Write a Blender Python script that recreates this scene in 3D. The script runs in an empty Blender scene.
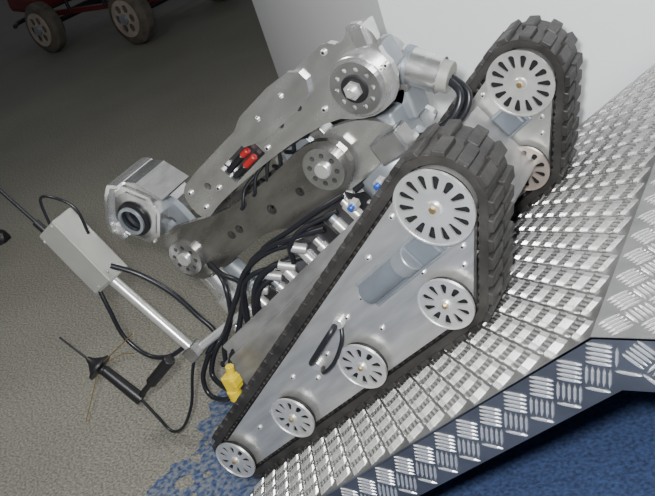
import bpy, math, random
from mathutils import Vector, Matrix, Euler
from mathutils.geometry import tessellate_polygon
random.seed(4)
col=bpy.context.scene.collection
TH=math.radians(35); CT,ST=math.cos(TH),math.sin(TH)

# ---------------------------------------------------------------- materials
def mat(name,color,metal=0.0,rough=0.5,noise=None,bump=None,spec=None):
    m=bpy.data.materials.new(name); m.use_nodes=True
    nt=m.node_tree; b=nt.nodes['Principled BSDF']
    b.inputs['Base Color'].default_value=(*color,1)
    b.inputs['Metallic'].default_value=metal; b.inputs['Roughness'].default_value=rough
    if spec is not None: b.inputs['Specular IOR Level'].default_value=spec
    tc=nt.nodes.new('ShaderNodeTexCoord')
    if noise:
        sc,amt,stretch=noise
        mp=nt.nodes.new('ShaderNodeMapping'); mp.inputs['Scale'].default_value=stretch
        n=nt.nodes.new('ShaderNodeTexNoise'); n.inputs['Scale'].default_value=sc; n.inputs['Detail'].default_value=6
        r=nt.nodes.new('ShaderNodeValToRGB')
        r.color_ramp.elements[0].position=.3; r.color_ramp.elements[1].position=.7
        r.color_ramp.elements[0].color=(*[c*(1-amt) for c in color],1)
        r.color_ramp.elements[1].color=(*[min(1,c*(1+amt)) for c in color],1)
        nt.links.new(tc.outputs['Object'],mp.inputs[0]); nt.links.new(mp.outputs[0],n.inputs['Vector'])
        nt.links.new(n.outputs[0],r.inputs[0]); nt.links.new(r.outputs[0],b.inputs['Base Color'])
        if metal>0:
            mr=nt.nodes.new('ShaderNodeMapRange'); mr.inputs[3].default_value=max(.05,rough-.06); mr.inputs[4].default_value=rough+.08
            nt.links.new(n.outputs[0],mr.inputs[0]); nt.links.new(mr.outputs[0],b.inputs['Roughness'])
    if bump:
        sc,st=bump
        n2=nt.nodes.new('ShaderNodeTexNoise'); n2.inputs['Scale'].default_value=sc; n2.inputs['Detail'].default_value=4
        bp=nt.nodes.new('ShaderNodeBump'); bp.inputs['Strength'].default_value=st; bp.inputs['Distance'].default_value=.004
        nt.links.new(tc.outputs['Object'],n2.inputs['Vector']); nt.links.new(n2.outputs[0],bp.inputs['Height'])
        nt.links.new(bp.outputs[0],b.inputs['Normal'])
    return m
M={}
M['alu']=mat('brushed_aluminium',(.68,.68,.66),.78,.32,(9,.16,(1,1,6)))
M['arm']=mat('arm_aluminium',(.74,.74,.73),.88,.25,(11,.16,(1,1,3)),(7,.35))
M['alu2']=mat('machined_aluminium',(.46,.46,.46),.88,.24,(12,.25,(1,1,3)),(9,.3))
M['chas']=mat('chassis_aluminium',(.36,.36,.36),.6,.48,(12,.25,(1,1,3)))
M['link']=mat('dark_aluminium',(.25,.245,.23),.85,.27,(10,.28,(1,1,3)),(6,.4))  # darker aluminium tone for the lower link plates
M['alud']=mat('dark_anodised',(.14,.14,.15),.8,.33,(10,.25,(1,1,3)))
M['disc']=mat('milled_disc_aluminium',(.82,.82,.80),.72,.30,(30,.10,(1,1,1)))
M['cast']=mat('cast_grey_aluminium',(.32,.35,.38),.55,.40,(14,.18,(1,1,1)))
M['hatch']=mat('blue_grey_hatch',(.19,.215,.25),.40,.40,(14,.15,(1,1,1)))
M['greybox']=mat('grey_painted_housing',(.40,.40,.37),.25,.45,(12,.08,(1,1,1)))
M['black']=mat('black_plastic',(.014,.014,.016),0,.40)
M['dark']=mat('dark_cavity',(.012,.012,.014),.2,.6)  # near-black; paints cavity shade behind the wheel slots, also plain dark parts
M['rubber']=mat('track_rubber',(.032,.030,.028),0,.48,(18,.5,(1,1,1)),(60,.4))
M['cable']=mat('cable_rubber',(.014,.015,.019),0,.33)
M['yellow']=mat('yellow_plastic',(.80,.60,.02),0,.4)
M['red']=mat('red_plastic',(.38,.02,.02),0,.4)
M['blue']=mat('blue_fitting',(.03,.10,.45),.3,.35)
M['brass']=mat('brass_fitting',(.62,.46,.22),.9,.3)
M['copper']=mat('warm_tint_disc',(.74,.64,.56),.75,.30,(20,.12,(1,1,1)))
M['glass']=mat('lens_glass',(.01,.012,.02),0,.05)
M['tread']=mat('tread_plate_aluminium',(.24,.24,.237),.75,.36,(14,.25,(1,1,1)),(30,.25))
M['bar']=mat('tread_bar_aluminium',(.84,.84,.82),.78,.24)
M['skirtm']=mat('tread_skirt_aluminium',(.13,.14,.16),.75,.32,(10,.25,(1,1,1)))  # bluish tint puts the carpet's reflection into the base colour
M['white']=mat('white_paint',(.90,.92,.94),0,.45,(1.2,.03,(1,1,1)))
M['redpaint']=mat('red_cart_paint',(.12,.018,.02),0,.4,(5,.2,(1,1,1)))
M['tyre']=mat('dusty_tyre',(.10,.088,.072),0,.8,(12,.4,(1,1,1)))
M['hub']=mat('wheel_rim_paint',(.40,.34,.29),.2,.5,(10,.2,(1,1,1)))

# ---------------------------------------------------------------- helpers
def link(o,parent=None):
    col.objects.link(o)
    if parent: o.parent=parent
    return o
def mesh(name,v,f,m,parent=None,smooth=False,bevel=0):
    me=bpy.data.meshes.new(name); me.from_pydata([tuple(p) for p in v],[],f); me.validate(); me.update()
    me.materials.append(m)
    o=bpy.data.objects.new(name,me); link(o,parent)
    if smooth:
        for p in me.polygons: p.use_smooth=True
        try: me.set_sharp_from_angle(angle=math.radians(35))
        except Exception: pass
    if bevel:
        b=o.modifiers.new('bv','BEVEL'); b.width=bevel; b.segments=2; b.limit_method='ANGLE'
    return o
def box(name,c,s,m,parent=None,rot=(0,0,0),bevel=.002):
    h=[x/2 for x in s]; R=Euler(rot).to_matrix(); c=Vector(c)
    v=[c+R@Vector((x*h[0],y*h[1],z*h[2])) for x in(-1,1) for y in(-1,1) for z in(-1,1)]
    f=[(0,1,3,2),(4,6,7,5),(0,4,5,1),(2,3,7,6),(0,2,6,4),(1,5,7,3)]
    return mesh(name,v,f,m,parent,bevel=bevel)
def frame(d):
    d=d.normalized(); a=Vector((0,0,1)) if abs(d.z)<.9 else Vector((1,0,0))
    u=d.cross(a).normalized(); w=d.cross(u).normalized(); return u,w
def lathe(name,p0,p1,prof,m,parent=None,n=32):
    p0,p1=Vector(p0),Vector(p1); d=(p1-p0).normalized(); u,w=frame(d)
    v=[];f=[]
    for t,r in prof:
        for i in range(n):
            a=2*math.pi*i/n; v.append(p0+d*t+(u*math.cos(a)+w*math.sin(a))*r)
    for k in range(len(prof)-1):
        for i in range(n):
            j=(i+1)%n; f.append((k*n+i,k*n+j,(k+1)*n+j,(k+1)*n+i))
    f.append(tuple(range(n))[::-1]); f.append(tuple(range((len(prof)-1)*n,len(prof)*n)))
    return mesh(name,v,f,m,parent,smooth=True)
def cyl(name,p0,p1,r,m,parent=None,n=28,r2=None,ch=.0015):
    L=(Vector(p1)-Vector(p0)).length; r2=r if r2 is None else r2; ch=min(ch,r*.3,L*.3)
    return lathe(name,p0,p1,[(0,r-ch),(ch,r),(L-ch,r2),(L,r2-ch)],m,parent,n)
def tube(name,pts,r,m,parent=None,res=8):
    P=[Vector(p) for p in pts]; out=[]
    Q=[P[0]*2-P[1]]+P+[P[-1]*2-P[-2]]
    for i in range(1,len(Q)-2):
        a,b,c,d=Q[i-1:i+3]
        for k in range(res):
            t=k/res
            out.append(.5*((2*b)+(c-a)*t+(2*a-5*b+4*c-d)*t*t+(-a+3*b-3*c+d)*t**3))
    out.append(P[-1])
    cu=bpy.data.curves.new(name,'CURVE'); cu.dimensions='3D'; s=cu.splines.new('POLY'); s.points.add(len(out)-1)
    for i,p in enumerate(out): s.points[i].co=(*p,1)
    cu.bevel_depth=r; cu.bevel_resolution=3; cu.use_fill_caps=True; cu.materials.append(m)
    return link(bpy.data.objects.new(name,cu),parent)
def plate(name,outer,holes,y0,y1,m,parent=None):
    """2-D outline in the X-Z plane, thickness along Y"""
    loops=[outer]+list(holes); v2=[p for l in loops for p in l]; n=len(v2)
    tri=tessellate_polygon([[Vector((p[0],p[1],0)) for p in l] for l in loops])
    v=[(p[0],y0,p[1]) for p in v2]+[(p[0],y1,p[1]) for p in v2]
    f=[tuple(t) for t in tri]+[tuple(i+n for i in t[::-1]) for t in tri]
    o=0
    for l in loops:
        k=len(l)
        for i in range(k):
            j=(i+1)%k; f.append((o+i,o+j,o+j+n,o+i+n))
        o+=k
    ob=mesh(name,v,f,m,parent)
    import bmesh
    bm=bmesh.new(); bm.from_mesh(ob.data); bmesh.ops.recalc_face_normals(bm,faces=bm.faces)
    bm.to_mesh(ob.data); bm.free()
    return ob
def circ(cx,cz,r,n=24,a0=0): return [(cx+r*math.cos(a0+2*math.pi*i/n),cz+r*math.sin(a0+2*math.pi*i/n)) for i in range(n)]
def hull(pts):
    pts=sorted(set(pts))
    def half(P):
        h=[]
        for p in P:
            while len(h)>1 and (h[-1][0]-h[-2][0])*(p[1]-h[-2][1])-(h[-1][1]-h[-2][1])*(p[0]-h[-2][0])<=1e-12: h.pop()
            h.append(p)
        return h[:-1]
    return half(pts)+half(pts[::-1])
def chull(cs,n=72): return hull([p for c in cs for p in circ(c[0],c[1],c[2],n)])
def smooth2(pts,it=2):
    for _ in range(it):
        q=[]
        for i in range(len(pts)):
            a,b=pts[i],pts[(i+1)%len(pts)]
            q+= [(a[0]*.75+b[0]*.25,a[1]*.75+b[1]*.25),(a[0]*.25+b[0]*.75,a[1]*.25+b[1]*.75)]
        pts=q
    return pts
def resample(poly,N):
    L=[0]
    for i in range(len(poly)):
        a,b=poly[i],poly[(i+1)%len(poly)]; L.append(L[-1]+math.hypot(b[0]-a[0],b[1]-a[1]))
    tot=L[-1]; out=[]; k=0
    for i in range(N):
        s=tot*i/N
        while L[k+1]<s: k+=1
        a,b=poly[k],poly[(k+1)%len(poly)]; t=(s-L[k])/(L[k+1]-L[k]+1e-12)
        out.append((a[0]+(b[0]-a[0])*t,a[1]+(b[1]-a[1])*t))
    return out,tot

# ---------------------------------------------------------------- robot
robot=bpy.data.objects.new('tracked_inspection_robot',None); col.objects.link(robot)
robot.matrix_world=Matrix(((CT,0,-ST,0),(0,1,0,.014),(ST,0,CT,.087),(0,0,0,1)))
W1=(0,0);W2=(.254,0);W3=(.508,0);W4=(.757,0);W5=(.884,.133)

def slotted_disc(nm,c,R,y,n,par,r0,r1,wide,m):
    holes=[]
    for i in range(n):
        a=2*math.pi*i/n+.2
        pts=[]
        for k in range(9):
            b=-math.pi/2+math.pi*k/8
            pts.append((r1+wide*math.cos(b)*.9,wide*math.sin(b)))
        for k in range(7):
            b=math.pi/2+math.pi*k/6
            pts.append((r0+wide*.5*math.cos(b),wide*.5*math.sin(b)))
        holes.append([(c[0]+p[0]*math.cos(a)-p[1]*math.sin(a),c[1]+p[0]*math.sin(a)+p[1]*math.cos(a)) for p in pts])
    plate(nm+'_disc',circ(*c,R,64),holes,y-.004,y,m,par)
    plate(nm+'_rim',circ(*c,R,64),[circ(*c,R*.955,64)],y-.0055,y-.0035,m,par)
    cyl(nm+'_back',(c[0],y+.006,c[1]),(c[0],y+.012,c[1]),R*.93,M['dark'],par,40)  # black disc painting the shade seen through the slots
    cyl(nm+'_hub',(c[0],y-.008,c[1]),(c[0],y+.01,c[1]),R*.20,M['disc'],par,24)
    cyl(nm+'_bolt',(c[0],y-.012,c[1]),(c[0],y,c[1]),R*.10,M['brass'],par,6)
def track(tag,y):
    bw=.106
    inner=chull([(*W1,.053),(*W4,.053),(*W5,.067)])
    N=600; P,tot=resample(inner,N)
    nor=[]
    for i in range(N):
        a,b=P[i-2],P[(i+2)%N]; dx,dz=b[0]-a[0],b[1]-a[1]; l=math.hypot(dx,dz); nor.append((dz/l,-dx/l))
    v=[];f=[]
    for i in range(N):
        for off in (-.003,.0125):
            for yy in (y,y+bw): v.append((P[i][0]+nor[i][0]*off,yy,P[i][1]+nor[i][1]*off))
    for i in range(N):
        a,b=4*i,4*((i+1)%N)
        f+=[(a,b,b+1,a+1),(a+2,a+3,b+3,b+2),(a,a+2,b+2,b),(a+1,b+1,b+3,a+3)]
    mesh('track_belt_'+tag,v,f,M['rubber'],robot)
    nl=int(tot/.034); v=[];f=[]
    def blk(s,half,y0,y1,o0,o1,tp):
        k0=int(s/tot*N)%N; x,z=P[k0]; nx,nz=nor[k0]; tx,tz=-nz,nx
        b=len(v)
        for o,h in((o0,half),(o1,half*tp)):
            for sgn in(-1,1):
                for yy in(y0,y1): v.append((x+nx*o+tx*h*sgn,yy,z+nz*o+tz*h*sgn))
        f.extend([(b,b+1,b+3,b+2),(b+4,b+6,b+7,b+5),(b,b+4,b+5,b+1),(b+2,b+3,b+7,b+6),(b,b+2,b+6,b+4),(b+1,b+5,b+7,b+3)])
    for i in range(nl):
        s=tot*i/nl
        blk(s,.0125,y-.002,y+.051,.011,.0215,.84)
        blk((s+.005)%tot,.0125,y+.054,y+bw+.002,.011,.0215,.84)
    for i in range(nl*2):
        blk(tot*i/(nl*2),.004,y+.012,y+bw-.012,-.010,-.002,1.3)
    mesh('track_lugs_'+tag,v,f,M['rubber'],robot,bevel=.002)
    ol=chull([(*W1,.040),(*W4,.041),(*W5,.058)])
    plate('side_plate_'+tag,ol,[],y-.004,y+.012,M['alu'],robot)
    plate('inner_plate_'+tag,ol,[],y+bw-.012,y+bw-.002,M['alu'],robot)
    for k,w in enumerate((W1,W2,W3,W4)):
        cyl('roller_%d_%s'%(k,tag),(w[0],y+.014,w[1]),(w[0],y+bw-.014,w[1]),.043,M['alud'],robot)
        slotted_disc('wheel_%d_%s'%(k,tag),w,.0495,y-.018,10,robot,.023,.036,.0056,M['copper'] if (tag=='far' and k==3) else M['disc'])
    cyl('roller_4_'+tag,(W5[0],y+.014,W5[1]),(W5[0],y+bw-.014,W5[1]),.058,M['alud'],robot)
    slotted_disc('sprocket_'+tag,W5,.067,y-.020,14,robot,.036,.053,.0062,M['disc'])
    for bx,bz in((.13,.022),(.20,.032),(.38,.030),(.45,.055),(.60,.030),(.62,.095),(.70,.140),(.80,.165),(.83,.03),(.56,.085),(.33,.062),(.76,.062),(.855,.055)):
        cyl('bolt_%s'%tag,(bx,y-.008,bz),(bx,y,bz),.0055,M['disc'],robot,12)
        cyl('boltsock_%s'%tag,(bx,y-.0085,bz),(bx,y-.003,bz),.0025,M['dark'],robot,6)
    # battery hatch on the side plate: recess, barrel and rounded lid
    box('hatch_frame_'+tag,(.738,y-.006,.093),(.205,.006,.058),M['cast'],robot,bevel=.003)
    box('hatch_floor_'+tag,(.738,y-.0095,.093),(.192,.004,.047),M['hatch'],robot,bevel=.001)
    cyl('hatch_barrel_'+tag,(.645,y-.012,.095),(.765,y-.012,.095),.020,M['hatch'],robot)
    cyl('hatch_barrel_cap_'+tag,(.745,y-.013,.095),(.775,y-.013,.095),.023,M['cast'],robot)
    box('hatch_lid_'+tag,(.806,y-.013,.093),(.050,.012,.046),M['hatch'],robot,bevel=.005)
track('near',0.0); track('far',.47)
tube('grab_handle',[(.415,-.004,.060),(.43,-.03,.066),(.475,-.036,.076),(.52,-.03,.086),(.535,-.004,.090)],.0055,M['cable'],robot)
tube('grab_handle_lower',[(.415,-.004,.040),(.43,-.026,.036),(.475,-.03,.040),(.52,-.02,.060),(.535,-.004,.082)],.004,M['cable'],robot)
for p in((.412,.052),(.538,.088)): cyl('handle_boss',(p[0],-.014,p[1]),(p[0],0,p[1]),.011,M['disc'],robot)

# chassis between the tracks
box('chassis',(.41,.290,.075),(.74,.340,.17),M['chas'],robot,bevel=.004)
box('chassis_lid',(.40,.30,.168),(.64,.27,.016),M['chas'],robot,bevel=.003)
box('chassis_rear',(.02,.30,.07),(.08,.31,.10),M['alud'],robot,bevel=.004)
box('rail_near',(.42,.138,.175),(.70,.012,.03),M['chas'],robot,bevel=.001)
for i in range(9):
    x=.10+i*.062
    cyl('lid_connector_%d'%i,(x,.180+.012*(i%2),.172),(x,.180+.012*(i%2),.198+.012*(i%3)),.012,M['disc'],robot,16)
    cyl('lid_connector_cap_%d'%i,(x,.180+.012*(i%2),.195),(x,.180+.012*(i%2),.214+.008*(i%3)),.009,M['cast' if i%2 else 'alu'],robot,16)
    cyl('lid_connector_nut_%d'%i,(x,.180+.012*(i%2),.172),(x,.180+.012*(i%2),.182),.016,M['alud'],robot,6)
for x,y,z,s in((.30,.24,.20,(.09,.06,.05)),(.43,.22,.205,(.07,.05,.055)),(.20,.26,.195,(.07,.08,.045)),(.52,.26,.21,(.08,.07,.07))):
    box('lid_module',(x,y,z),s,M['alud'],robot,bevel=.004)
for x,z in((.76,.20),(.70,.205),(.62,.21)):
    cyl('blue_fitting',(x,.158,z),(x,.146,z),.006,M['blue'],robot,14)
    cyl('blue_fitting_nut',(x,.175,z),(x,.156,z),.011,M['disc'],robot,6)

# turret
cyl('turret_ring',(.66,.30,.165),(.66,.30,.185),.105,M['arm'],robot,48)
cyl('turret_drum',(.66,.30,.185),(.66,.30,.225),.085,M['cast'],robot,48)
ck=smooth2([(.56,.20),(.56,.30),(.60,.345),(.66,.34),(.73,.30),(.77,.23),(.77,.20)],2)
plate('turret_cheek_near',ck,[],.245,.260,M['arm'],robot)
plate('turret_cheek_far',ck,[],.345,.360,M['arm'],robot)
box('turret_block',(.70,.30,.255),(.10,.09,.09),M['cast'],robot,rot=(0,.4,0),bevel=.006)
box('turret_side_block',(.735,.235,.235),(.07,.05,.05),M['alu2'],robot,rot=(0,.2,0),bevel=.005)
for a in range(12):
    t=a*math.pi/6; cyl('turret_bolt_%d'%a,(.66+.095*math.cos(t),.30+.095*math.sin(t),.184),(.66+.095*math.cos(t),.30+.095*math.sin(t),.190),.005,M['disc'],robot,8)
# lower link, folded back
A=smooth2([(.070,.345),(.060,.400),(.090,.450),(.130,.462),(.190,.440),(.30,.392),(.41,.372),(.50,.362),(.575,.360),(.635,.340),(.655,.300),(.640,.258),(.590,.236),(.50,.232),(.43,.250),(.36,.292),(.26,.302),(.18,.308),(.11,.318)],1)
plate('lower_link_near',A,[circ(.27,.345,.010),circ(.30,.341,.010),circ(.41,.318,.012),circ(.50,.30,.010)],.220,.236,M['link'],robot)
plate('lower_link_far',A,[],.330,.344,M['link'],robot)
box('lower_link_web',(.33,.283,.345),(.36,.10,.014),M['alud'],robot,rot=(0,.19,0))
for c,r in(((.594,.296),.045),((.119,.388),.044)):
    plate('link_joint_ring',circ(*c,r,48),[circ(c[0]+r*.66*math.cos(a),c[1]+r*.66*math.sin(a),r*.12,12) for a in [i*math.pi/4 for i in range(8)]],.208,.220,M['alu2'],robot)
    cyl('link_joint_dark',(c[0],.216,c[1]),(c[0],.222,c[1]),r*.9,M['dark'],robot)
    cyl('link_joint_cap',(c[0],.200,c[1]),(c[0],.215,c[1]),r*.36,M['disc'],robot)
    cyl('link_joint_shaft',(c[0],.22,c[1]),(c[0],.35,c[1]),r*.6,M['alud'],robot)
cyl('gear_housing',(.545,.262,.352),(.545,.300,.352),.074,M['arm'],robot,48)
cyl('gear_housing_boss',(.545,.255,.352),(.545,.268,.352),.040,M['cast'],robot,36)
# forearm
B=[(.262,.405),(.252,.440),(.268,.480),(.300,.492),(.50,.478),(.66,.462),(.735,.458),(.775,.452),(.805,.448),(.822,.425),(.845,.425),(.862,.438),(.884,.420),(.888,.385),(.870,.365),(.868,.325),(.826,.288),(.775,.290),(.735,.312),(.700,.345),(.60,.372),(.52,.386),(.40,.402),(.32,.408)]
B=smooth2(B,1)
win=[(.405,.408),(.405,.452),(.520,.446),(.520,.402)]
plate('forearm_near',B,[win,circ(.60,.415,.008),circ(.66,.41,.008),circ(.34,.45,.009),circ(.55,.455,.006)],.212,.226,M['arm'],robot)
FB=smooth2([(.262,.405),(.252,.440),(.268,.480),(.300,.490),(.50,.470),(.66,.445),(.76,.420),(.81,.385),(.82,.34),(.79,.30),(.74,.31),(.70,.345),(.60,.372),(.52,.386),(.40,.402),(.32,.408)],1)
plate('forearm_far',FB,[],.300,.312,M['arm'],robot)
box('forearm_core',(.55,.264,.425),(.50,.070,.042),M['alud'],robot,rot=(0,.07,0))
for i,z in enumerate((.417,.435)):
    cyl('red_actuator_%d'%i,(.452+.015*i,.219,z),(.488,.219,z-.002),.0075,M['red'],robot,16)
    cyl('red_actuator_body_%d'%i,(.408,.220,z+.002),(.452+.015*i,.219,z),.0068,M['black'],robot,16)
plate('forearm_step_plate',smooth2([(.50,.425),(.50,.488),(.70,.474),(.735,.44),(.70,.40)],1),[circ(.58,.455,.006),circ(.66,.448,.006)],.203,.212,M['arm'],robot)
for x,z in((.29,.47),(.29,.425),(.36,.43),(.535,.405),(.70,.45),(.70,.37),(.79,.437),(.86,.34)):
    cyl('forearm_bolt',(x,.207,z),(x,.213,z),.006,M['disc'],robot,12)
    cyl('forearm_bolt_socket',(x,.2065,z),(x,.208,z),.003,M['dark'],robot,6)
cyl('elbow_drum',(.80,.190,.352),(.80,.215,.352),.056,M['arm'],robot,48)
plate('elbow_ring',circ(.80,.352,.049,48),[circ(.80+.036*math.cos(a),.352+.036*math.sin(a),.0045,10) for a in [i*math.pi/5 for i in range(10)]],.182,.190,M['alu2'],robot)
cyl('elbow_ring_inner',(.80,.178,.352),(.80,.184,.352),.026,M['dark'],robot,36)
cyl('elbow_boss',(.80,.168,.352),(.80,.186,.352),.017,M['disc'],robot,6)
cyl('elbow_axle',(.80,.160,.352),(.80,.172,.352),.009,M['disc'],robot)
cyl('elbow_core',(.80,.21,.352),(.80,.335,.352),.042,M['alu2'],robot)
box('elbow_side_block',(.835,.270,.355),(.03,.07,.05),M['cast'],robot,rot=(0,.3,0),bevel=.004)
box('elbow_top_lug',(.866,.228,.405),(.030,.05,.040),M['arm'],robot,rot=(0,.5,0),bevel=.004)
# elbow motor
cyl('elbow_motor',(.775,.33,.385),(.850,.33,.256),.036,M['arm'],robot,40)
cyl('elbow_motor_band',(.812,.33,.321),(.820,.33,.307),.038,M['cast'],robot,40)
cyl('elbow_motor_cap',(.846,.33,.262),(.860,.33,.240),.030,M['greybox'],robot,40)
box('motor_bracket',(.765,.34,.33),(.07,.07,.11),M['alu2'],robot,rot=(0,-.5,0),bevel=.005)
box('elbow_gearbox',(.735,.34,.285),(.10,.07,.07),M['cast'],robot,rot=(0,.5,0),bevel=.006)
tube('elbow_cable',[(.852,.33,.248),(.862,.31,.210),(.830,.29,.190),(.775,.28,.197),(.73,.27,.225)],.0075,M['cable'],robot)
tube('elbow_cable_b',[(.856,.34,.250),(.868,.32,.198),(.825,.30,.176),(.74,.28,.190),(.66,.24,.215),(.60,.22,.225)],.006,M['cable'],robot)

# wrist and observation camera (housing hangs upright)
cr=(0,-TH+.12,0)
RC=Euler(cr).to_matrix(); cc=Vector((.088,.28,.542))
def cl(p): return tuple(cc+RC@Vector(p))
def inc(o): o.matrix_local=Matrix.Translation(cc)@RC.to_4x4(); return o
sec=smooth2([(-.066,-.068),(.066,-.068),(.068,.050),(.056,.066),(-.056,.066),(-.068,.050)],1)
inc(plate('camera_housing',sec,[circ(-.008,0,.044,36)],-.050,.070,M['arm'],robot))
inc(plate('camera_bezel',smooth2([(-.056,-.058),(.056,-.058),(.056,.054),(-.056,.054)],1),[circ(-.008,0,.044,36)],-.053,-.049,M['alu2'],robot))
lathe('camera_lens_barrel',cl((-.008,-.062,0)),cl((-.008,.03,0)),[(0,.040),(.002,.043),(.012,.043),(.012,.040),(.08,.040)],M['black'],robot,40)
lathe('camera_lens',cl((-.008,-.067,0)),cl((-.008,.0,0)),[(0,.012),(.002,.018),(.004,.026),(.02,.028)],M['glass'],robot,40)
plate('camera_lens_ring',circ(0,0,.035,36),[circ(0,0,.028,36)],-.069,-.063,M['cast'],robot).matrix_local=Matrix.Translation(cl((-.008,0,0)))@RC.to_4x4()
inc(plate('camera_hood',smooth2([(-.078,.020),(-.066,.074),(.062,.074),(.078,.040),(.070,.030),(.058,.066),(-.060,.066),(-.070,.020)],1),[],-.066,.070,M['arm'],robot))
inc(plate('camera_side_wing',[(.066,-.070),(.066,.045),(.072,.045),(.088,.0),(.072,-.070)],[],-.045,.065,M['alu2'],robot))
for sx,sz in((-.052,-.055),(.050,-.055),(-.052,.050),(.050,.050)):
    cyl('camera_face_screw',cl((sx,-.056,sz)),cl((sx,-.045,sz)),.004,M['disc'],robot,10)
plate('wrist_bracket',smooth2([(.075,.36),(.06,.43),(.085,.50),(.13,.53),(.175,.51),(.165,.42),(.155,.36)],2),[circ(.12,.47,.014)],.262,.280,M['cast'],robot)
cyl('wrist_drum',(.119,.235,.388),(.119,.335,.388),.050,M['arm'],robot,40)
cyl('wrist_tool_tube',(.085,.27,.385),(.060,.27,.235),.032,M['arm'],robot,36)
cyl('wrist_tool_collar',(.066,.27,.262),(.058,.27,.225),.038,M['disc'],robot,36)
cyl('wrist_arm_tube',(.14,.27,.37),(.17,.25,.215),.022,M['cast'],robot,30)

# radio mast with grey box
box('radio_box',(-.020,.135,.572),(.080,.066,.190),M['greybox'],robot,rot=(0,.10,0),bevel=.004)
box('radio_box_lid',(-.012,.099,.572),(.076,.006,.182),M['greybox'],robot,rot=(0,.10,0),bevel=.002)
for x,z in((-.050,.650),(.012,.655),(-.038,.49),(.028,.495)): cyl('radio_box_screw',(x+.01,.094,z),(x+.01,.098,z),.0035,M['disc'],robot,8)
cyl('radio_mast',(-.006,.12,.50),(.004,.12,.232),.0125,M['disc'],robot,28)
box('mast_foot',(.004,.12,.228),(.042,.036,.034),M['alu2'],robot,bevel=.003)
cyl('mast_arm',(.004,.125,.226),(.17,.19,.205),.010,M['disc'],robot)
tube('whip_antenna',[(-.040,.12,.66),(-.041,.12,.76),(-.043,.12,.90),(-.047,.12,1.10)],.0045,M['cable'],robot)
cyl('whip_antenna_base',(-.040,.12,.655),(-.041,.12,.70),.009,M['black'],robot)
tube('radio_loop_cable',[(-.02,.12,.655),(.035,.12,.715),(.075,.12,.690),(.085,.13,.640),(.050,.13,.585)],.0035,M['cable'],robot)
tube('mast_cable',[(-.045,.11,.500),(-.072,.10,.44),(-.115,.10,.37),(-.105,.10,.30),(-.05,.10,.262),(.01,.12,.25)],.0055,M['cable'],robot)
tube('mast_cable_b',[(.03,.12,.50),(.05,.14,.44),(.055,.16,.36),(.045,.17,.28),(.04,.17,.22),(.00,.14,.20)],.0065,M['cable'],robot)
# antenna assembly
lathe('antenna_cone',(-.262,.08,.405),(-.252,.08,.345),[(0,.005),(.012,.010),(.03,.026),(.036,.036),(.042,.036),(.046,.014),(.06,.010)],M['black'],robot)
cyl('antenna_sleeve',(-.250,.08,.355),(-.236,.08,.236),.0135,M['black'],robot,r2=.016)
tube('antenna_rod_top',[(-.262,.08,.40),(-.268,.08,.44),(-.275,.08,.49)],.0028,M['cable'],robot)
tube('antenna_radial_1',[(-.252,.08,.37),(-.30,.05,.34),(-.39,.02,.30)],.0016,M['brass'],robot)
tube('antenna_radial_2',[(-.252,.08,.37),(-.16,.08,.365),(-.05,.08,.36)],.0016,M['brass'],robot)
tube('antenna_radial_3',[(-.252,.08,.37),(-.27,.16,.35),(-.29,.20,.33)],.0016,M['brass'],robot)
cyl('antenna_clamp',(-.036,.085,.256),(-.150,.08,.250),.0135,M['black'],robot)
cyl('antenna_clamp_b',(-.150,.08,.250),(-.222,.08,.246),.007,M['black'],robot)
tube('antenna_cable',[(-.236,.08,.240),(-.245,.08,.18),(-.250,.08,.130),(-.20,.08,.118),(-.12,.09,.145),(-.05,.10,.19),(-.01,.11,.215)],.0038,M['cable'],robot)
# yellow plug
box('yellow_plug',(.062,.085,.122),(.034,.028,.038),M['yellow'],robot,rot=(0,.5,0),bevel=.004)
box('yellow_plug_clip',(.080,.080,.118),(.014,.030,.022),M['yellow'],robot,rot=(0,.5,0),bevel=.003)
cyl('yellow_plug_ring',(.050,.08,.108),(.036,.08,.086),.016,M['yellow'],robot)
cyl('yellow_plug_bore',(.038,.08,.090),(.035,.08,.085),.010,M['dark'],robot)
cyl('yellow_plug_tail',(.072,.088,.132),(.092,.09,.152),.010,M['yellow'],robot)
# cable bundle
def cb(i,pts,r=.0065): tube('cable_%d'%i,pts,r,M['cable'],robot)
cb(0,[(.50,.19,.215),(.42,.17,.255),(.33,.17,.275),(.26,.17,.262),(.19,.165,.225),(.12,.15,.185),(.06,.12,.150),(.068,.09,.128)])
cb(1,[(.44,.20,.215),(.37,.17,.262),(.28,.165,.270),(.20,.16,.245),(.10,.15,.21),(.02,.14,.19),(-.03,.13,.16),(-.01,.11,.125),(.04,.085,.10)])
cb(2,[(.39,.20,.205),(.34,.17,.235),(.28,.16,.235),(.22,.16,.205),(.17,.16,.165),(.11,.155,.14),(.05,.15,.14),(.01,.14,.16)],.0075)
cb(3,[(.34,.21,.20),(.29,.17,.222),(.25,.16,.215),(.21,.165,.185),(.20,.18,.165)],.007)
cb(4,[(.54,.21,.22),(.47,.18,.245),(.42,.17,.24),(.38,.18,.21)],.006)
cb(5,[(.15,.22,.34),(.20,.18,.30),(.23,.17,.26),(.19,.165,.215),(.14,.16,.17),(.10,.165,.14)],.006)
cb(6,[(.30,.21,.27),(.36,.18,.275),(.44,.18,.262),(.52,.19,.25),(.58,.21,.235)],.0055)
cb(7,[(.02,.13,.20),(-.05,.12,.17),(-.07,.11,.13),(-.03,.10,.10),(.03,.09,.095)],.006)
cb(8,[(.36,.19,.21),(.30,.165,.25),(.24,.16,.25),(.17,.16,.20),(.15,.16,.15),(.19,.16,.13)],.0055)
cb(9,[(.12,.24,.35),(.17,.20,.31),(.18,.17,.27),(.13,.16,.22),(.06,.15,.19),(.02,.14,.15),(.05,.12,.13)],.006)
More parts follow.
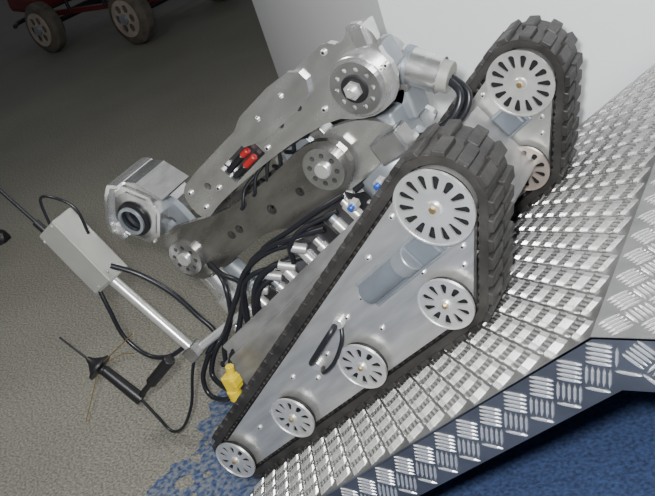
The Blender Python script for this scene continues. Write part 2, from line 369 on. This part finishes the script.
for x,z in((.32,.205),(.37,.200),(.26,.205),(.43,.21)):
    cyl('cable_gland',(x,.185,z),(x-.02,.175,z+.030),.011,M['disc'],robot,14)
for i in range(7):
    x=.33+i*.05
    tube('arm_wire_%d'%i,[(x,.245,.375),(x+.03,.215+.004*i,.365),(x+.06,.23,.388),(x+.09,.25,.392)],.004,M['cable'],robot)

# ---------------------------------------------------------------- ramp
ramp=bpy.data.objects.new('tread_plate_ramp',None); col.objects.link(ramp)
Y0,Y1=-.236,.852
def R(x,z): return (CT*x-ST*z, ST*x+CT*z+.087)
ZS=-.0770
crest=R(1.078,ZS)
foot=(crest[0]-(crest[1]-.004)/math.tan(TH),.004)
PL=1.1
px=crest[0]+PL; zc=crest[1]
v=[(foot[0],Y0,foot[1]),(foot[0],Y1,foot[1]),(crest[0],Y1,zc),(crest[0],Y0,zc),(px,Y0,zc),(px,Y1,zc)]
nrm=Vector((-ST,0,CT))
mesh('ramp_sheet',v,[(0,3,2,1),(3,4,5,2)],M['tread'],ramp).modifiers.new('s','SOLIDIFY').thickness=.004
H=.082
hb=H/CT
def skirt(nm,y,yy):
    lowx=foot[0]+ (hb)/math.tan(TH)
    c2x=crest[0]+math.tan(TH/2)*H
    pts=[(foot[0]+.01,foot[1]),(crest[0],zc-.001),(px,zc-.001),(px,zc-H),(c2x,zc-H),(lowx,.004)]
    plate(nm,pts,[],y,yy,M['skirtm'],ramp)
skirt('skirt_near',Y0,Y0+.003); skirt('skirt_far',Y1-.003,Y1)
for nm,x in(('post_a',px-.06),('post_b',px-.55)):
    for yy in(.05,Y1-.05): box(nm,(x,yy,(zc-.01)/2),(.04,.04,zc-.012),M['cast'],ramp)
box('cross_beam',(px-.3,Y1-.05,zc-.05),(.6,.04,.06),M['cast'],ramp)
def bars(nm,o,u,w,n,Lu,Lw,pitch=.036,h=.0020,mt='bar'):
    o,u,w,n=map(Vector,(o,u,w,n)); v=[];f=[]
    g1=(u+w).normalized(); g2=(w-u).normalized(); K=int((Lu+Lw)/pitch)+2
    sp=pitch/5; ln=pitch*.90; hw=sp*.30
    for i in range(-K,K):
        for j in range(-K,K):
            c=g1*(i*pitch)+g2*(j*pitch)
            cu,cw=c.dot(u),c.dot(w)
            if cu<-.03 or cu>Lu+.03 or cw<-.03 or cw>Lw+.03: continue
            a,b=(g1,g2) if (i+j)%2 else (g2,g1)
            for k in range(5):
                p=c+b*((k-2)*sp)
                e1,e2=p+a*ln/2,p-a*ln/2
                if any(not(.002<e.dot(u)<Lu-.002 and .002<e.dot(w)<Lw-.002) for e in(e1,e2)): continue
                s=len(v)
                for hh,q in((0,1),(h,.5)):
                    for x,y in((-.5,0),(-.25,1),(.25,1),(.5,0),(.25,-1),(-.25,-1)):
                        v.append(o+p+a*(ln*x*(1 if q==1 else .85))+b*(hw*y*q)+n*hh)
                flip=a.cross(b).dot(n)>0
                top=[s+6+m for m in range(6)]
                f.append(tuple(top[::-1] if flip else top))
                for m in range(6):
                    q=(m+1)%6; fc=(s+m,s+q,s+6+q,s+6+m); f.append(fc[::-1] if flip else fc)
    mesh(nm,v,f,M[mt],ramp)
ur=Vector((CT,0,ST)); Lr=(crest[0]-foot[0])/CT
bars('ramp_bars',(foot[0],Y0,foot[1]),ur,(0,1,0),nrm,Lr,Y1-Y0)
bars('platform_bars',(crest[0],Y0,zc),(1,0,0),(0,1,0),(0,0,1),PL,Y1-Y0)
dn=Vector((ST,0,-CT))
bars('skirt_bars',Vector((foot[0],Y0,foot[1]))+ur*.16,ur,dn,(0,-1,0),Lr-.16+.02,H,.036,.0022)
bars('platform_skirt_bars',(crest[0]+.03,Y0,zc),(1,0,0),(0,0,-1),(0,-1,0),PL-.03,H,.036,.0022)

# ---------------------------------------------------------------- room
fm=mat('speckled_concrete',(.20,.19,.165),0,.6)
nt=fm.node_tree; b=nt.nodes['Principled BSDF']; tc=[n for n in nt.nodes if n.type=='TEX_COORD'][0]
def nn(scale,det):
    n=nt.nodes.new('ShaderNodeTexNoise'); n.inputs['Scale'].default_value=scale; n.inputs['Detail'].default_value=det
    nt.links.new(tc.outputs['Object'],n.inputs['Vector']); return n
n1=nn(150,5); r1=nt.nodes.new('ShaderNodeValToRGB')
e=r1.color_ramp.elements; e[0].position=.36; e[0].color=(.125,.123,.102,1); e[1].position=.68; e[1].color=(.345,.338,.295,1)
n2=nn(1.2,5); r2=nt.nodes.new('ShaderNodeValToRGB'); e=r2.color_ramp.elements; e[0].position=.3;e[0].color=(.82,.82,.80,1);e[1].position=.7;e[1].color=(1.1,1.1,1.08,1)
mx=nt.nodes.new('ShaderNodeMixRGB'); mx.blend_type='MULTIPLY'; mx.inputs[0].default_value=1
nt.links.new(n1.outputs[0],r1.inputs[0]); nt.links.new(n2.outputs[0],r2.inputs[0])
nt.links.new(r1.outputs[0],mx.inputs[1]); nt.links.new(r2.outputs[0],mx.inputs[2]); nt.links.new(mx.outputs[0],b.inputs['Base Color'])
mesh('floor',[(-14,-4,0),(5,-4,0),(5,16,0),(-14,16,0)],[(0,1,2,3)],fm)
cm=mat('blue_carpet',(.036,.064,.155),0,.9,(120,.5,(1,1,1)),(200,.4))
nt=cm.node_tree; b=nt.nodes['Principled BSDF']; tc=[n for n in nt.nodes if n.type=='TEX_COORD'][0]
src=b.inputs['Base Color'].links[0].from_socket
sx=nt.nodes.new('ShaderNodeSeparateXYZ'); nt.links.new(tc.outputs['Object'],sx.inputs[0])
mr=nt.nodes.new('ShaderNodeMapRange'); mr.inputs[1].default_value=-.10; mr.inputs[2].default_value=.30; mr.inputs[3].default_value=1; mr.inputs[4].default_value=0
nt.links.new(sx.outputs[0],mr.inputs[0])
n3=nt.nodes.new('ShaderNodeTexNoise'); n3.inputs['Scale'].default_value=80; n3.inputs['Detail'].default_value=5; nt.links.new(tc.outputs['Object'],n3.inputs['Vector'])
r3=nt.nodes.new('ShaderNodeValToRGB'); r3.color_ramp.elements[0].position=.40; r3.color_ramp.elements[1].position=.62; nt.links.new(n3.outputs[0],r3.inputs[0])
mu=nt.nodes.new('ShaderNodeMath'); mu.operation='MULTIPLY'; nt.links.new(mr.outputs[0],mu.inputs[0]); nt.links.new(r3.outputs[0],mu.inputs[1])
mc=nt.nodes.new('ShaderNodeMixRGB'); mc.inputs[2].default_value=(.17,.19,.215,1)
nt.links.new(mu.outputs[0],mc.inputs[0]); nt.links.new(src,mc.inputs[1]); nt.links.new(mc.outputs[0],b.inputs['Base Color'])
edge=[]
y=-1.6
while y<.86:
    edge.append((-.245-(y*.10)+random.uniform(-.022,.022)+.02*math.sin(y*17),y)); y+=.022
outer=edge+[(3.2,.86),(3.2,-1.6)]
def blob(cx,cy,r):
    return [(cx+r*random.uniform(.6,1.15)*math.cos(a),cy+r*random.uniform(.6,1.15)*math.sin(a)) for a in [2*math.pi*i/14 for i in range(14)]]
holes=[blob(-.200,.060,.020),blob(-.180,-.020,.026),blob(-.200,.115,.012),blob(-.135,.015,.012),blob(-.13,-.05,.010),blob(-.21,.165,.009)]
loops=[outer]+holes
vv=[(p[0],p[1],.002) for l in loops for p in l]
tri=tessellate_polygon([[Vector((p[0],p[1],0)) for p in l] for l in loops])
cf=[]
for t3 in tri:
    a,b_,c=[Vector(vv[i]) for i in t3]
    cf.append(tuple(t3) if (b_-a).cross(c-a).z>0 else tuple(t3[::-1]))
mesh('floor_carpet',vv,cf,cm)
mesh('wall_right',[(.17,.90,0),(4.5,.90,0),(4.5,1.0,0),(.22,1.0,0),(.17,.90,2.6),(4.5,.90,2.6),(4.5,1.0,2.6),(.22,1.0,2.6)],
     [(0,1,5,4),(1,2,6,5),(2,3,7,6),(3,0,4,7),(4,5,6,7)],M['white'])
mesh('wall_back',[(-1.38,2.567,0),(.17,.90,0),(.22,1.0,0),(-1.28,2.62,0),(-1.38,2.567,2.6),(.17,.90,2.6),(.22,1.0,2.6),(-1.28,2.62,2.6)],
     [(0,1,5,4),(1,2,6,5),(2,3,7,6),(3,0,4,7),(4,5,6,7)],M['white'])

# ---------------------------------------------------------------- red cart
cart=bpy.data.objects.new('red_go_kart',None); col.objects.link(cart)
cart.location=(-4.06,4.12,0); cart.rotation_euler=(0,0,math.atan2(-.25,1.18))
def wheel(nm,x,y,r):
    lathe(nm+'_tyre',(x,y-.06,r),(x,y+.06,r),[(0,r*.62),(.004,r*.86),(.025,r*.98),(.06,r),(.095,r*.98),(.116,r*.86),(.12,r*.62)],M['tyre'],cart,36)
    plate(nm+'_rim',circ(x,r,r*.66,32),[circ(x+r*.38*math.cos(a),r+r*.38*math.sin(a),r*.15,10) for a in [i*math.pi/3 for i in range(6)]],y-.068,y-.060,M['hub'],cart)
    cyl(nm+'_cap',(x,y-.09,r),(x,y-.06,r),r*.18,M['cast'],cart)
for i,(x,y) in enumerate(((-.60,0),(.60,0),(-.60,.88),(.60,.88))): wheel('wheel_%d'%i,x,y,.215)
for x in(-.6,.6): cyl('axle_%d'%(x>0),(x,-.05,.215),(x,.93,.215),.022,M['black'],cart)
for y in(.18,.70): box('frame_rail',(0,y,.27),(1.7,.04,.04),M['redpaint'],cart)
for x in(-.45,0,.45): box('frame_cross',(x,.44,.27),(.04,.5,.04),M['black'],cart)
box('nose_body',(-.92,.30,.42),(.42,.50,.18),M['redpaint'],cart,rot=(0,.15,0),bevel=.05)
box('side_pod',(-.05,.12,.56),(.9,.10,.10),M['redpaint'],cart,bevel=.03)
box('engine_cover',(.45,.50,.62),(.5,.5,.22),M['redpaint'],cart,bevel=.05)
box('seat_base',(.05,.44,.40),(.38,.38,.08),M['black'],cart,bevel=.03)
box('seat_back',(.27,.44,.60),(.08,.38,.40),M['black'],cart,rot=(0,.25,0),bevel=.03)
for x in(-.4,.1,.36): cyl('pod_stay',(x,.16,.27),(x,.14,.54),.014,M['black'],cart)
tube('steering_column',[(-.62,.44,.30),(-.30,.44,.62)],.015,M['black'],cart)
tube('front_bumper',[(-1.15,.05,.24),(-1.28,.2,.24),(-1.28,.7,.24),(-1.15,.85,.24)],.02,M['black'],cart)

# ---------------------------------------------------------------- shoe at the left edge
shoe=bpy.data.objects.new('black_shoe',None); col.objects.link(shoe); shoe.location=(-2.14,1.12,0); shoe.rotation_euler=(0,0,.15)
v=[];f=[];secs=[(-.15,.034,.085),(-.10,.038,.095),(-.04,.036,.085),(.02,.042,.062),(.07,.045,.050),(.105,.038,.042),(.125,.018,.032)]
for x,w,h in secs:
    for i in range(12):
        a=math.pi*i/11; v.append((x,w*math.cos(a),.012+h*math.sin(a)))
for k in range(len(secs)-1):
    for i in range(11): f.append((k*12+i,k*12+i+1,(k+1)*12+i+1,(k+1)*12+i))
f.append(tuple(range(12))); f.append(tuple(range(72,84))[::-1])
mesh('upper',v,f,M['black'],shoe,smooth=True)
so=[(x,w+.004) for x,w,h in secs]
pts=so+[(x,-w) for x,w in so[::-1]]
mesh('sole',[(x,y,0) for x,y in pts]+[(x,y,.014) for x,y in pts],[tuple(range(14))[::-1],tuple(range(14,28))]+[(i,(i+1)%14,14+(i+1)%14,14+i) for i in range(14)],M['dark'],shoe)

# ---------------------------------------------------------------- lights
w=bpy.data.worlds.new('hall'); bpy.context.scene.world=w; w.use_nodes=True
w.node_tree.nodes['Background'].inputs[0].default_value=(.88,.92,1,1); w.node_tree.nodes['Background'].inputs[1].default_value=.10
def light(nm,typ,loc,energy,size=.1,tgt=None,color=(1,1,1)):
    l=bpy.data.lights.new(nm,typ); l.energy=energy; l.color=color
    if typ=='AREA': l.size=size
    else: l.shadow_soft_size=size
    o=bpy.data.objects.new(nm,l); o.location=loc; col.objects.link(o)
    if tgt: o.rotation_euler=(Vector(tgt)-Vector(loc)).to_track_quat('-Z','Y').to_euler()
light('camera_flash','POINT',(1.20,-1.14,1.42),195,.035)
light('reflection_softbox_1','AREA',(-1.2,-.3,3.2),38,.8,(0,.2,0),(1,.97,.92))  # softbox added out of view so the metal has something to reflect
light('reflection_softbox_2','AREA',(1.8,-1.8,3.0),28,.8,(.6,.2,.3),(.95,.97,1))  # second added softbox, unseen, also for reflections in the metal

# ---------------------------------------------------------------- camera
r=Vector((.8496,.4359,-.2970)); d=Vector((-.01934,-.53694,-.8434)); fw=Vector((-.5271,.72228,-.44775))
fw.normalize(); r=(r-fw*r.dot(fw)).normalized(); up=r.cross(fw)
cam=bpy.data.cameras.new('camera'); cam.sensor_width=36; cam.lens=49.47; cam.clip_end=100
co=bpy.data.objects.new('camera',cam); col.objects.link(co)
mw=Matrix((r,up,-fw)).transposed().to_4x4(); mw.translation=Vector((1.2340,-1.1062,1.3167)); co.matrix_world=mw
bpy.context.scene.camera=co
